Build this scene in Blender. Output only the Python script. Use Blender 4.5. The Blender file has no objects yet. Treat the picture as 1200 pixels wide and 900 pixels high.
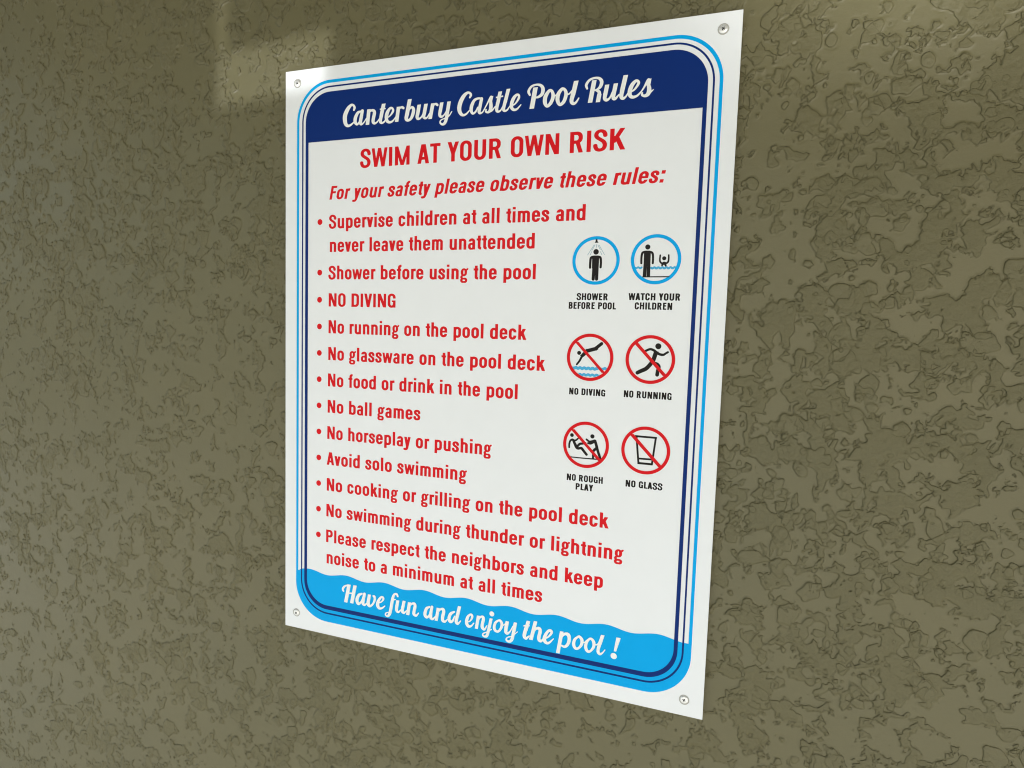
import bpy, bmesh, math, random
import numpy as np
from mathutils import Vector, Matrix
from mathutils.geometry import tessellate_polygon

scene = bpy.context.scene
C = scene.collection

# ------------------------------------------------------------------ camera, world, sun, exposure
SIGN_Z = 1.55                                   # height of the sign's centre above the deck
cam_data = bpy.data.cameras.new('camera')
cam = bpy.data.objects.new('camera', cam_data)
C.objects.link(cam)
_r = Vector((0.93982918, 0.34029711, 0.03031474))
_u = Vector((-0.05621637, 0.06651314, 0.99620064))
_b = Vector((0.33698787, -0.93796262, 0.08164126))
_m = Matrix((_r, _u, _b)).transposed().to_4x4()
_m.translation = Vector((0.23986998, -0.56266546 - 0.0068, SIGN_Z + 0.03575197))
cam.matrix_world = _m
cam_data.sensor_width = 36.0
cam_data.lens = 731.3 / 1200 * 36
cam_data.clip_start = 0.01
cam_data.clip_end = 500
scene.camera = cam

SUN_EL, SUN_AZ = 42.0, 150.0                    # azimuth measured from +Y, clockwise
world = bpy.data.worlds.new('World')
scene.world = world
world.use_nodes = True
wn = world.node_tree.nodes
sky = wn.new('ShaderNodeTexSky')
sky.sky_type = 'NISHITA'
sky.sun_disc = False
sky.sun_elevation = math.radians(SUN_EL)
sky.sun_rotation = math.radians(SUN_AZ)
sky.air_density = 1.2
sky.dust_density = 2.5
sky.ozone_density = 0.6
wn['Background'].inputs['Strength'].default_value = 0.12
world.node_tree.links.new(sky.outputs['Color'], wn['Background'].inputs['Color'])

sun_d = bpy.data.lights.new('sun', 'SUN')
sun_d.energy = 3.0
sun_d.angle = math.radians(0.5)
sun_d.color = (1.0, 0.96, 0.90)
sun = bpy.data.objects.new('sun', sun_d)
C.objects.link(sun)
_a, _e = math.radians(SUN_AZ), math.radians(SUN_EL)
_d = Vector((math.sin(_a) * math.cos(_e), math.cos(_a) * math.cos(_e), math.sin(_e)))
sun.rotation_euler = _d.to_track_quat('Z', 'Y').to_euler()
sun.location = _d * 6

# weak glints thrown back onto the wall by window glass behind the photographer
def glint(name, target, source, sx, sy, spread, energy, colour):
    l = bpy.data.lights.new(name, 'AREA')
    l.shape = 'RECTANGLE'
    l.size, l.size_y = sx, sy
    l.spread = math.radians(spread)
    l.energy = energy
    l.color = colour
    o = bpy.data.objects.new(name, l)
    C.objects.link(o)
    o.location = source
    o.rotation_euler = (Vector(source) - Vector(target)).to_track_quat('Z', 'Y').to_euler()

glint('window_glint_lamp', (-0.252, 0, SIGN_Z + 0.312), (-0.8, -1.3, SIGN_Z + 0.1), 0.140, 0.056, 1.1, 0.006, (0.98, 0.99, 1.0))
glint('window_glint_lamp', (0.36, 0, SIGN_Z + 0.36), (0.9, -1.4, SIGN_Z + 0.2), 0.20, 0.08, 11.0, 0.045, (1.0, 0.99, 0.96))

glint('window_glint_lamp', (-0.322, 0, SIGN_Z + 0.405), (-0.8, -1.3, SIGN_Z + 0.2), 0.012, 0.13, 1.2, 0.0010, (1.0, 0.99, 0.96))

scene.view_settings.view_transform = 'Standard'
scene.view_settings.look = 'None'
scene.view_settings.exposure = 1.36
scene.view_settings.gamma = 1.0
scene.render.engine = 'CYCLES'
scene.cycles.max_bounces = 8
scene.cycles.diffuse_bounces = 4
scene.cycles.use_denoising = True
scene.cycles.filter_width = 1.1

# ------------------------------------------------------------------ materials
def mat(name, colour, rough=0.5, metallic=0.0, spec=0.1, grain=0.0, bump=0.0):
    m = bpy.data.materials.new(name)
    m.use_nodes = True
    nt = m.node_tree
    b = nt.nodes['Principled BSDF']
    b.inputs['Roughness'].default_value = rough
    b.inputs['Metallic'].default_value = metallic
    b.inputs['Specular IOR Level'].default_value = spec
    tc = nt.nodes.new('ShaderNodeTexCoord')
    no = nt.nodes.new('ShaderNodeTexNoise')
    no.inputs['Scale'].default_value = 45.0
    no.inputs['Detail'].default_value = 4.0
    nt.links.new(tc.outputs['Object'], no.inputs['Vector'])
    mx = nt.nodes.new('ShaderNodeMix')
    mx.data_type = 'RGBA'
    mx.inputs[6].default_value = tuple(c * (1 - grain) for c in colour) + (1,)
    mx.inputs[7].default_value = tuple(min(1, c * (1 + grain)) for c in colour) + (1,)
    nt.links.new(no.outputs['Fac'], mx.inputs[0])
    nt.links.new(mx.outputs[2], b.inputs['Base Color'])
    if bump:
        n2 = nt.nodes.new('ShaderNodeTexNoise')
        n2.inputs['Scale'].default_value = 900.0
        n2.inputs['Detail'].default_value = 2.0
        nt.links.new(tc.outputs['Object'], n2.inputs['Vector'])
        bp = nt.nodes.new('ShaderNodeBump')
        bp.inputs['Strength'].default_value = bump
        bp.inputs['Distance'].default_value = 0.0002
        nt.links.new(n2.outputs['Fac'], bp.inputs['Height'])
        nt.links.new(bp.outputs['Normal'], b.inputs['Normal'])
    return m

SPR = 0.32
M_WHITE = mat('white_satin_sheet', (0.80, 0.83, 0.855), SPR, grain=0.02, bump=0.08)
M_EDGE = mat('white_cut_edge', (0.86, 0.86, 0.85), 0.5)
M_CYAN = mat('cyan_print', (0.0, 0.375, 0.82), SPR, grain=0.03, bump=0.08)
M_NAVY = mat('navy_print', (0.004, 0.026, 0.165), SPR, grain=0.05, bump=0.08)
M_RED = mat('red_print', (0.66, 0.009, 0.015), SPR, grain=0.05, bump=0.08)
M_BLACK = mat('black_print', (0.015, 0.014, 0.013), SPR, bump=0.08)
M_PWHITE = mat('white_print', (0.85, 0.87, 0.86), SPR, bump=0.08)
M_PALE = mat('pale_blue_print', (0.22, 0.42, 0.52), SPR)
M_WATER = mat('light_blue_print', (0.07, 0.42, 0.72), SPR)
M_STEEL = mat('zinc_screw', (0.85, 0.85, 0.83), 0.3, metallic=0.6, spec=0.5, grain=0.1)
M_RECESS = mat('screw_recess_dark', (0.10, 0.10, 0.10), 0.6, metallic=0.5)
M_RING = mat('grey_screw_ring', (0.42, 0.42, 0.39), 0.5, grain=0.1)  # plain grey for the raised ring around each screw head
M_CONC = mat('pale_deck_concrete', (0.44, 0.45, 0.43), 0.85, grain=0.15)
M_SOFF = mat('porch_ceiling_paint', (0.30, 0.31, 0.29), 0.8, grain=0.05)

def stucco():
    """Olive paint over knock-down plaster: flattened islands with torn rims."""
    m = bpy.data.materials.new('olive_knockdown_plaster')
    m.use_nodes = True
    nt = m.node_tree
    L = nt.links.new
    b = nt.nodes['Principled BSDF']
    def N(t, **kw):
        n = nt.nodes.new(t)
        for k, v in kw.items():
            n.inputs[k].default_value = v
        return n
    def math_(op, a, c=None, clamp=False):
        n = nt.nodes.new('ShaderNodeMath')
        n.operation = op
        n.use_clamp = clamp
        for i, v in enumerate((a, c)):
            if v is None: continue
            if isinstance(v, (int, float)): n.inputs[i].default_value = v
            else: L(v, n.inputs[i])
        return n.outputs[0]
    def ramp(x, lo, hi):
        n = nt.nodes.new('ShaderNodeMapRange')
        n.interpolation_type = 'SMOOTHSTEP'
        n.inputs['From Min'].default_value = lo
        n.inputs['From Max'].default_value = hi
        L(x, n.inputs['Value'])
        return n.outputs['Result']
    tc = nt.nodes.new('ShaderNodeTexCoord')
    nf = N('ShaderNodeTexNoise', Scale=420.0, Detail=5.0, Roughness=0.75)
    L(tc.outputs['Object'], nf.inputs['Vector'])
    bp = nt.nodes.new('ShaderNodeBump')
    bp.inputs['Strength'].default_value = 1.0
    bp.inputs['Distance'].default_value = 0.001
    # crisp broken edges along the relief's rims: a fine step and a hairline groove
    nw = N('ShaderNodeTexNoise', Scale=55.0, Detail=2.0)
    L(tc.outputs['Object'], nw.inputs['Vector'])
    worn = math_('ADD', math_('MULTIPLY', ramp(nw.outputs['Fac'], 0.38, 0.58), 0.8), 0.2)
    nj = N('ShaderNodeTexNoise', Scale=360.0, Detail=3.0)
    L(tc.outputs['Object'], nj.inputs['Vector'])
    jit = math_('MULTIPLY', math_('SUBTRACT', nj.outputs['Fac'], 0.5), 1.3)
    ia = nt.nodes.new('ShaderNodeAttribute'); ia.attribute_name = 'rim_a'
    ib = nt.nodes.new('ShaderNodeAttribute'); ib.attribute_name = 'rim_b'
    coarse = math_('MAXIMUM', ramp(ia.outputs['Fac'], 0.0, 0.8), math_('MULTIPLY', ramp(ib.outputs['Fac'], 0.0, 0.8), 0.7))
    hsum = math_('MULTIPLY', nf.outputs['Fac'], math_('ADD', math_('MULTIPLY', coarse, 0.62), 0.20))
    for nm, amt in (('rim_a', 1.0), ('rim_b', 0.8)):
        at = nt.nodes.new('ShaderNodeAttribute')
        at.attribute_name = nm
        d = math_('ADD', at.outputs['Fac'], jit)
        g = math_('SUBTRACT', 1.0, ramp(math_('ABSOLUTE', d), 0.0, 0.65))
        st = math_('MULTIPLY', ramp(d, -0.2, 0.6), 0.16)
        g = math_('MULTIPLY', g, -0.48)
        hsum = math_('ADD', hsum, math_('MULTIPLY', math_('MULTIPLY', math_('ADD', g, st), worn), amt))
    L(hsum, bp.inputs['Height'])
    L(bp.outputs['Normal'], b.inputs['Normal'])
    # paint colour: slow drift between two olive batches, tiny specks
    nc = N('ShaderNodeTexNoise', Scale=3.2, Detail=4.0, Roughness=0.6)
    L(tc.outputs['Object'], nc.inputs['Vector'])
    mx = nt.nodes.new('ShaderNodeMix'); mx.data_type = 'RGBA'
    mx.inputs[6].default_value = ((0.126, 0.114, 0.053)[0] * 0.86, (0.126, 0.114, 0.053)[1] * 0.90, (0.126, 0.114, 0.053)[2] * 0.98, 1)
    mx.inputs[7].default_value = ((0.126, 0.114, 0.053)[0] * 1.14, (0.126, 0.114, 0.053)[1] * 1.10, (0.126, 0.114, 0.053)[2] * 1.02, 1)
    L(nc.outputs['Fac'], mx.inputs[0])
    # the rough drops hold a thicker, more olive coat than the trowelled flats
    m2 = nt.nodes.new('ShaderNodeMix'); m2.data_type = 'RGBA'; m2.blend_type = 'MULTIPLY'
    ct = nt.nodes.new('ShaderNodeAttribute'); ct.attribute_name = 'coat'
    L(math_('MULTIPLY', math_('MULTIPLY', coarse, ct.outputs['Fac']), 0.17), m2.inputs[0])
    L(mx.outputs[2], m2.inputs[6]); m2.inputs[7].default_value = (0.80, 0.79, 0.66, 1)
    L(m2.outputs[2], b.inputs['Base Color'])
    # sheen varies where the roller went over twice
    nr = N('ShaderNodeTexNoise', Scale=9.0, Detail=4.0, Roughness=0.6)
    L(tc.outputs['Object'], nr.inputs['Vector'])
    rg = math_('ADD', math_('ADD', math_('MULTIPLY', nr.outputs['Fac'], 0.16), math_('MULTIPLY', coarse, 0.12)), 0.35)
    L(rg, b.inputs['Roughness'])
    b.inputs['Specular IOR Level'].default_value = 0.5
    return m

# ------------------------------------------------------------------ object helpers
def link(name, me, m=None, parent=None, **props):
    o = bpy.data.objects.new(name, me)
    C.objects.link(o)
    if m is not None: me.materials.append(m)
    if parent is not None: o.parent = parent
    for k, v in props.items(): o[k] = v
    return o

def mesh(name, verts, faces):
    me = bpy.data.meshes.new(name)
    me.from_pydata([tuple(v) for v in verts], [], faces)
    me.update()
    return me

def empty(name, loc, parent=None, **props):
    o = bpy.data.objects.new(name, None)
    C.objects.link(o)
    o.location = loc
    o.empty_display_size = 0.02
    if parent is not None: o.parent = parent
    for k, v in props.items(): o[k] = v
    return o

def box(x0, y0, z0, x1, y1, z1, bevel=0.0, seg=2):
    bm = bmesh.new()
    bmesh.ops.create_cube(bm, size=1)
    for v in bm.verts:
        v.co = Vector((x0 + (v.co.x + .5) * (x1 - x0), y0 + (v.co.y + .5) * (y1 - y0), z0 + (v.co.z + .5) * (z1 - z0)))
    if bevel:
        bmesh.ops.bevel(bm, geom=bm.edges[:], offset=bevel, segments=seg, profile=0.6, affect='EDGES')
    me = bpy.data.meshes.new('m'); bm.to_mesh(me); bm.free()
    return me
# ------------------------------------------------------------------ lettering: shapes as implicit fields,
# contoured to clean outlines and filled as thin print on the sheet (units: cap height = 1, y up)
def g_box(X, Y, x0, y0, x1, y1):
    return np.maximum(np.maximum(x0 - X, X - x1), np.maximum(y0 - Y, Y - y1))

def g_rr(X, Y, x0, y0, x1, y1, rx, ry):
    cx, cy, hw, hh = (x0 + x1) / 2, (y0 + y1) / 2, (x1 - x0) / 2, (y1 - y0) / 2
    rx, ry = max(min(rx, hw), 1e-3), max(min(ry, hh), 1e-3)
    qx, qy = (np.abs(X - cx) - (hw - rx)) / rx, (np.abs(Y - cy) - (hh - ry)) / ry
    d = np.hypot(np.maximum(qx, 0), np.maximum(qy, 0)) + np.minimum(np.maximum(qx, qy), 0) - 1
    return d * min(rx, ry)

def g_ring(X, Y, x0, y0, x1, y1, rx, ry, t, h):
    return np.maximum(g_rr(X, Y, x0, y0, x1, y1, rx, ry),
                      -g_rr(X, Y, x0 + t, y0 + h, x1 - t, y1 - h, rx - t * .85, ry - h * .85))

def g_par(X, Y, x0, y0, x1, y1, w):
    if y1 < y0: x0, y0, x1, y1 = x1, y1, x0, y0
    k = (x1 - x0) / (y1 - y0)
    c = 1 / math.hypot(1, k)
    return np.maximum((np.abs(X - (x0 + (Y - y0) * k)) - w / 2) * c, np.maximum(y0 - Y, Y - y1))

def catmull(P, n=8):
    P = np.asarray(P, float)
    if len(P) < 3:
        t = np.linspace(0, 1, n * 2)[:, None]
        return P[0] * (1 - t) + P[-1] * t
    closed = np.allclose(P[0, :2], P[-1, :2])
    Q = np.vstack([P[-2] if closed else 2 * P[0] - P[1], P, P[1] if closed else 2 * P[-1] - P[-2]])
    out = []
    for i in range(1, len(Q) - 2):
        a, b, c, d = Q[i - 1:i + 3]
        for t in np.linspace(0, 1, n, endpoint=False):
            out.append(.5 * (2 * b + (c - a) * t + (2 * a - 5 * b + 4 * c - d) * t * t + (3 * b - a - 3 * c + d) * t ** 3))
    out.append(P[-1])
    return np.array(out)

def g_path(X, Y, pts, t, h):
    f = np.full(X.shape, 9.0)
    for x, y in catmull([p for p in pts], 9):
        f = np.minimum(f, np.hypot((X - x) / (t / 2), (Y - y) / (h / 2)) - 1)
    return f * min(t, h) / 2

mn, mxm = np.minimum, np.maximum
def U(*a):
    r = a[0]
    for q in a[1:]: r = np.minimum(r, q)
    return r
def cut(f, g): return np.maximum(f, -g)

XH = .75
def sans(ch, X, Y, T):
    """returns (field, width)"""
    H = T * .84
    B = lambda *a: g_box(X, Y, *a)
    R = lambda *a: g_ring(X, Y, *a)
    Pr = lambda *a: g_par(X, Y, *a)
    D = T * 1.04
    if ch == 'o': return R(0, -.015, .54, XH + .015, .27, .26, T, H), .54
    if ch in 'nhu':
        x, y = (X, Y) if ch != 'u' else (.52 - X, XH - Y)
        arch = mxm(mxm(g_ring(x, y, 0, -1, .52, XH + .015, .24, .21, T, H), -y), T * .5 - x)
        return U(g_box(x, y, 0, 0, T, 1.03 if ch == 'h' else XH), arch), .52
    if ch == 'm':
        a1 = mxm(mxm(R(0, -1, .49, XH + .015, .22, .2, T * .97, H), -Y), T * .5 - X)
        a2 = mxm(mxm(R(.49 - T, -1, .98 - T, XH + .015, .22, .2, T * .97, H), -Y), .49 - T * .5 - X)
        return U(B(0, 0, T, XH), a1, a2), .98 - T
    if ch == 'r':
        arm = mxm(R(0, -1, .56, XH + .015, .26, .24, T, H * 1.1), mxm(X - .345, .565 - Y))
        return U(B(0, 0, T, XH), mxm(arm, T * .5 - X)), .345
    if ch == 'i': return U(B(0, 0, T, XH), B(0, .87, T, 1.03)), T
    if ch == 'l': return B(0, 0, T, 1.03), T
    if ch in 'dbp':
        x = X if ch == 'd' else .54 - X
        bowl = mxm(g_ring(x, Y, 0, -.015, .54, XH + .015, .25, .24, T, H), x - (.54 - T * .5))
        y0, y1 = (0, 1.03) if ch != 'p' else (-.24, XH)
        return U(bowl, g_box(x, Y, .54 - T, y0, .54, y1)), .54
    if ch == 'c': return cut(R(0, -.015, .51, XH + .015, .255, .25, T, H), B(.27, .28, 1, .49)), .51
    if ch == 'e':
        r = cut(R(0, -.015, .53, XH + .015, .265, .26, T, H), B(.28, .235, 1, .325))
        return U(r, B(T * .6, .325, .53 - T * .3, .325 + H * .8)), .53
    if ch == 's':
        p = [(.385, .53), (.375, .60), (.32, .665), (.235, .69), (.13, .655), (.095, .57), (.13, .475), (.24, .395), (.34, .32), (.385, .215), (.345, .10), (.235, .058), (.125, .085), (.075, .16), (.068, .22)]
        return g_path(X, Y, p, T * 1.0, H * .95), .47
    if ch == 'a':
        arch = cut(R(.03, -1, .49, XH + .015, .23, .21, T, H), B(-1, -2, .26, .545))
        arch = mxm(arch, -Y)
        bowl = mxm(R(0, -.015, .49, .455, .2, .2, T * .95, H * .85), X - (.49 - T * .5))
        return U(arch, bowl, B(.49 - T, 0, .49, .5)), .49
    if ch == 'g':
        up = R(.03, .215, .475, XH + .015, .22, .24, T * .92, H * .8)
        ear = mxm(Pr(.43, .62, .53, XH + .02, .16), mxm(.62 - Y, -1 + Y * 0))
        ear = mxm(ear, X - .56)
        lk = g_path(X, Y, [(.15, .255), (.085, .19), (.09, .11), (.18, .055)], T * .8, H * .8)
        lo = R(0, -.25, .5, .115, .17, .17, T * .85, H * .82)
        return U(up, ear, lk, lo), .54
    if ch == 't':
        hook = mxm(R(.085, -.01, .55, .7, .19, .18, T, H), mxm(X - .33, Y - .3))
        return U(hook, B(.085, .16, .085 + T, .94), B(0, XH - H * .9, .33, XH)), .33
    if ch == 'f':
        hook = mxm(R(.085, .3, .56, 1.045, .2, .19, T, H), mxm(X - .35, .74 - Y))
        return U(hook, B(.085, 0, .085 + T, .87), B(0, XH - H * .9, .33, XH)), .35
    if ch == 'k':
        return U(B(0, 0, T, 1.03), Pr(T * .75, .24, .40, XH, T * 1.15), Pr(.45, 0, .25, .5, T * 1.12)), .54
    if ch == 'v': return U(Pr(D / 2, XH, .25, 0, D), Pr(.50 - D / 2, XH, .25, 0, D)), .50
    if ch == 'w':
        d = T * .86
        return U(Pr(d / 2, XH, .215, 0, d), Pr(.39, XH, .225, 0, d), Pr(.39, XH, .555, 0, d), Pr(.78 - d / 2, XH, .565, 0, d)), .78
    if ch == 'y':
        v = U(Pr(D / 2, XH, .255, 0, D), Pr(.50 - D / 2, XH, .215, -.12, D))
        return U(v, g_path(X, Y, [(.225, -.08), (.18, -.155), (.10, -.175), (.04, -.165)], T * .95, H)), .50
    if ch == ':': return U(B(0, 0, T * 1.1, T * 1.1), B(0, XH - T * 1.1, T * 1.1, XH)), T * 1.1
    # capitals
    if ch == 'A': return U(Pr(D / 2, 0, .29, 1, D), Pr(.62 - D / 2, 0, .33, 1, D), B(.15, .2, .47, .2 + H * .95)), .62
    if ch == 'B':
        up = mxm(R(-1, .455, .545, 1, .22, .22, T, H), -X)
        lo = mxm(R(-1, 0, .57, .455 + H * .8, .23, .23, T, H), -X)
        return U(up, lo, B(0, 0, T, 1)), .57
    if ch == 'C': return cut(R(0, -.015, .57, 1.015, .28, .28, T, H), B(.3, .37, 1, .64)), .57
    if ch == 'D': return U(mxm(R(-1, 0, .585, 1, .27, .27, T, H), -X), B(0, 0, T, 1)), .585
    if ch == 'E': return U(B(0, 0, T, 1), B(0, 0, .46, H), B(0, 1 - H, .46, 1), B(0, .46, .42, .46 + H)), .46
    if ch == 'F': return U(B(0, 0, T, 1), B(0, 1 - H, .46, 1), B(0, .45, .42, .45 + H)), .46
    if ch == 'G':
        c = cut(R(0, -.015, .58, 1.015, .28, .28, T, H), B(.3, .3, 1, .655))
        return U(c, B(.3, .40, .58, .52), B(.58 - T * .95, 0.0, .58, .5)), .58
    if ch == 'H': return U(B(0, 0, T, 1), B(.6 - T, 0, .6, 1), B(0, .45, .6, .45 + H)), .6
    if ch == 'I': return B(0, 0, T, 1), T
    if ch == 'K': return U(B(0, 0, T, 1), Pr(T * .7, .34, .53, 1, T * 1.15), Pr(.56, 0, .26, .66, T * 1.15)), .64
    if ch == 'L': return U(B(0, 0, T, 1), B(0, 0, .45, H)), .45
    if ch == 'M':
        return U(B(0, 0, T * .95, 1), B(.80 - T * .95, 0, .80, 1), Pr(T * .5, 1, .395, 0, T * .92), Pr(.80 - T * .5, 1, .405, 0, T * .92)), .80
    if ch == 'N': return U(B(0, 0, T * .95, 1), B(.63 - T * .95, 0, .63, 1), Pr(T * .58, 1, .63 - T * .58, 0, T * 1.12)), .63
    if ch == 'O': return R(0, -.015, .59, 1.015, .29, .28, T, H), .59
    if ch == 'P': return U(mxm(R(-1, .40, .56, 1, .25, .25, T, H), -X), B(0, 0, T, 1)), .56
    if ch == 'R':
        return U(mxm(R(-1, .43, .565, 1, .25, .25, T, H), -X), B(0, 0, T, 1), Pr(.60 - D * .55, 0, .34, .5, D)), .60
    if ch == 'S':
        p = [(.49, .72), (.475, .81), (.41, .905), (.29, .945), (.16, .90), (.10, .78), (.14, .65), (.29, .54), (.43, .43), (.485, .28), (.435, .12), (.29, .055), (.15, .09), (.085, .20), (.075, .28)]
        return g_path(X, Y, p, T * 1.02, H * .97), .575
    if ch == 'T': return U(B(.27 - T / 2, 0, .27 + T / 2, 1), B(0, 1 - H, .54, 1)), .54
    if ch == 'U': return mxm(R(0, -.015, .59, 2, .28, .28, T, H), Y - 1), .59
    if ch == 'V': return U(Pr(D / 2, 1, .30, 0, D), Pr(.60 - D / 2, 1, .30, 0, D)), .60
    if ch == 'W':
        d = T * .9
        return U(Pr(d / 2, 1, .235, 0, d), Pr(.44, 1, .245, 0, d), Pr(.44, 1, .635, 0, d), Pr(.88 - d / 2, 1, .645, 0, d)), .88
    if ch == 'Y': return U(Pr(D / 2, 1, .29, .4, D), Pr(.58 - D / 2, 1, .29, .4, D), B(.29 - T / 2, 0, .29 + T / 2, .46)), .58
    raise ValueError(ch)

SIDE = {}
for c in 'AVWYvwy': SIDE[c] = (.015, .015)
for c in 'oceOCGSs': SIDE[c] = (.05, .05)
for c in 'dgaq': SIDE[c] = (.05, .07)
for c in 'bpDPB': SIDE[c] = (.075, .05)
for c in 'tfTr': SIDE[c] = (.03, .02)
SIDE['r'] = (.075, .0); SIDE['F'] = (.075, .02); SIDE['L'] = (.075, .02); SIDE['k'] = (.075, .0); SIDE['g'] = (.045, .02)

def contour(F, x0, y0, s):
    """marching squares: closed loops of (x, y) around F < 0"""
    F = F.copy(); F[0] = F[-1] = 1; F[:, 0] = F[:, -1] = 1
    F[np.abs(F) < 1e-9] = 1e-9
    ins = F < 0
    code = ins[:-1, :-1] * 1 + ins[:-1, 1:] * 2 + ins[1:, 1:] * 4 + ins[1:, :-1] * 8
    js, is_ = np.nonzero((code > 0) & (code < 15))
    table = {1: [(3, 0)], 2: [(0, 1)], 3: [(3, 1)], 4: [(1, 2)], 5: [(3, 0), (1, 2)], 6: [(0, 2)], 7: [(3, 2)],
             8: [(2, 3)], 9: [(2, 0)], 10: [(0, 1), (2, 3)], 11: [(2, 1)], 12: [(1, 3)], 13: [(1, 0)], 14: [(0, 3)]}
    nxt, pos = {}, {}
    def ekey(j, i, e):
        if e == 0: return (j, i, 0)
        if e == 1: return (j, i + 1, 1)
        if e == 2: return (j + 1, i, 0)
        return (j, i, 1)
    for j, i in zip(js.tolist(), is_.tolist()):
        for a, b in table[int(code[j, i])]:
            ka, kb = ekey(j, i, a), ekey(j, i, b)
            nxt[ka] = kb
    for k in set(nxt) | set(nxt.values()):
        j, i, v = k
        f0 = F[j, i]; f1 = F[j + 1, i] if v else F[j, i + 1]
        t = f0 / (f0 - f1)
        pos[k] = (x0 + (i + (0 if v else t)) * s, y0 + (j + (t if v else 0)) * s)
    loops, seen = [], set()
    for k in list(nxt):
        if k in seen: continue
        lp = []
        while k in nxt and k not in seen:
            seen.add(k); lp.append(pos[k]); k = nxt[k]
        if len(lp) > 5: loops.append(lp)
    return loops

def simplify(lp, tol):
    P = np.array(lp)
    n = len(P)
    a = int(np.argmax(np.hypot(*(P - P.mean(0)).T)))
    P = np.roll(P, -a, axis=0)
    b = int(np.argmax(np.hypot(*(P - P[0]).T)))
    def dp(i, j):
        out, st = [], [(i, j)]
        keep = set()
        while st:
            i0, j0 = st.pop()
            if j0 - i0 < 2: continue
            A, Bp = P[i0 % n], P[j0 % n]
            d = Bp - A; l = math.hypot(*d) + 1e-12
            q = P[i0 + 1:j0] - A
            dist = np.abs(q[:, 0] * d[1] - q[:, 1] * d[0]) / l
            k = int(np.argmax(dist))
            if dist[k] > tol:
                m = i0 + 1 + k; keep.add(m); st += [(i0, m), (m, j0)]
        return keep
    ks = sorted({0, b} | dp(0, b) | dp(b, n))
    return P[[k for k in ks if k < n]]

def area(P):
    x, y = P[:, 0], P[:, 1]
    return .5 * float(np.sum(x * np.roll(y, -1) - y * np.roll(x, -1)))

def inside(p, P):
    x, y = p; c = False; n = len(P); j = n - 1
    for i in range(n):
        if (P[i, 1] > y) != (P[j, 1] > y) and x < (P[j, 0] - P[i, 0]) * (y - P[i, 1]) / (P[j, 1] - P[i, 1]) + P[i, 0]: c = not c
        j = i
    return c

def fill(loops, tol):
    L = [simplify(l, tol) for l in loops]
    L = [l for l in L if len(l) >= 3 and abs(area(l)) > tol * tol * 4]
    sgn = [area(l) for l in L]
    big = max(L, key=lambda l: abs(area(l)))
    s = 1 if area(big) > 0 else -1
    outer = [l for l in L if area(l) * s > 0]
    holes = [l for l in L if area(l) * s < 0]
    V, Fc = [], []
    outer.sort(key=lambda l: abs(area(l)))
    use = {id(o): [] for o in outer}
    for h in holes:
        for o in outer:
            if inside(h[0], o): use[id(o)].append(h); break
    for o in outer:
        grp = [o] + use[id(o)]
        tris = tessellate_polygon([[Vector((p[0], p[1], 0)) for p in l] for l in grp])
        pts = np.vstack(grp); base = len(V)
        V += [tuple(p) for p in pts]
        for t in tris:
            a, b, c = (pts[k] for k in t)
            cr = (b[0] - a[0]) * (c[1] - a[1]) - (b[1] - a[1]) * (c[0] - a[0])
            if abs(cr) < 1e-12: continue
            Fc.append(tuple(base + k for k in (t if cr > 0 else t[::-1])))
    return V, Fc

CACHE = {}
def glyph(ch, T):
    k = (ch, T)
    if k not in CACHE:
        s = .0125
        gx, gy = np.arange(-.15, 1.1, s) + .0031, np.arange(-.35, 1.2, s) + .0017
        X, Y = np.meshgrid(gx, gy)
        F, w = sans(ch, X, Y, T)
        CACHE[k] = fill(contour(F, gx[0], gy[0], s), .0022) + (w,)
    return CACHE[k]

# the sheet's own coordinates: mm from its top-left corner, x right, y down
SW, SH = 457.2, 609.6
FRONT = -0.0068                                 # y of the printed face
LAYER = 0.00006                                 # one ink layer
def P3(x, y, lay): return ((x - SW / 2) / 1000, FRONT - lay * LAYER, (SH / 2 - y) / 1000)

def sheet(name, polys, lay, m, parent, **props):
    """polys: list of (verts2d in mm, faces) with faces counter-clockwise in y-up"""
    V, Fc = [], []
    for v, f in polys:
        b = len(V)
        V += [P3(x, y, lay) for x, y in v]
        Fc += [tuple(b + i for i in t) for t in f]
    o = link(name, mesh(name, V, Fc), m, parent, **props)
    return o

def text_line(name, s, x0, x1, base, cap, T, m, parent, lay=1, shear=0.0, **props):
    items, pen, prev = [], 0.0, None
    gaps = 0
    for i, ch in enumerate(s):
        if ch == ' ':
            pen += .34; prev = None; gaps += 1; continue
        l, r = SIDE.get(ch, (.075, .075))
        v, f, w = glyph(ch, T)
        if items: pen += l; gaps += 1
        items.append((v, f, pen, gaps))
        pen += w + r
        last = w
    nat = items[-1][2] + last
    want = (x1 - x0) / cap
    sx = min(max((want + .006 * gaps) / nat, 1.0), 1.13)     # the face is set a little wide
    k = (want - nat * sx) / max(gaps, 1)
    polys = []
    for v, f, p, g in items:
        polys.append(([(x0 + ((q[0] + p) * sx + g * k + shear * q[1]) * cap, base - q[1] * cap) for q in v], f))
    return sheet(name, polys, lay, m, parent, **props)

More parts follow.
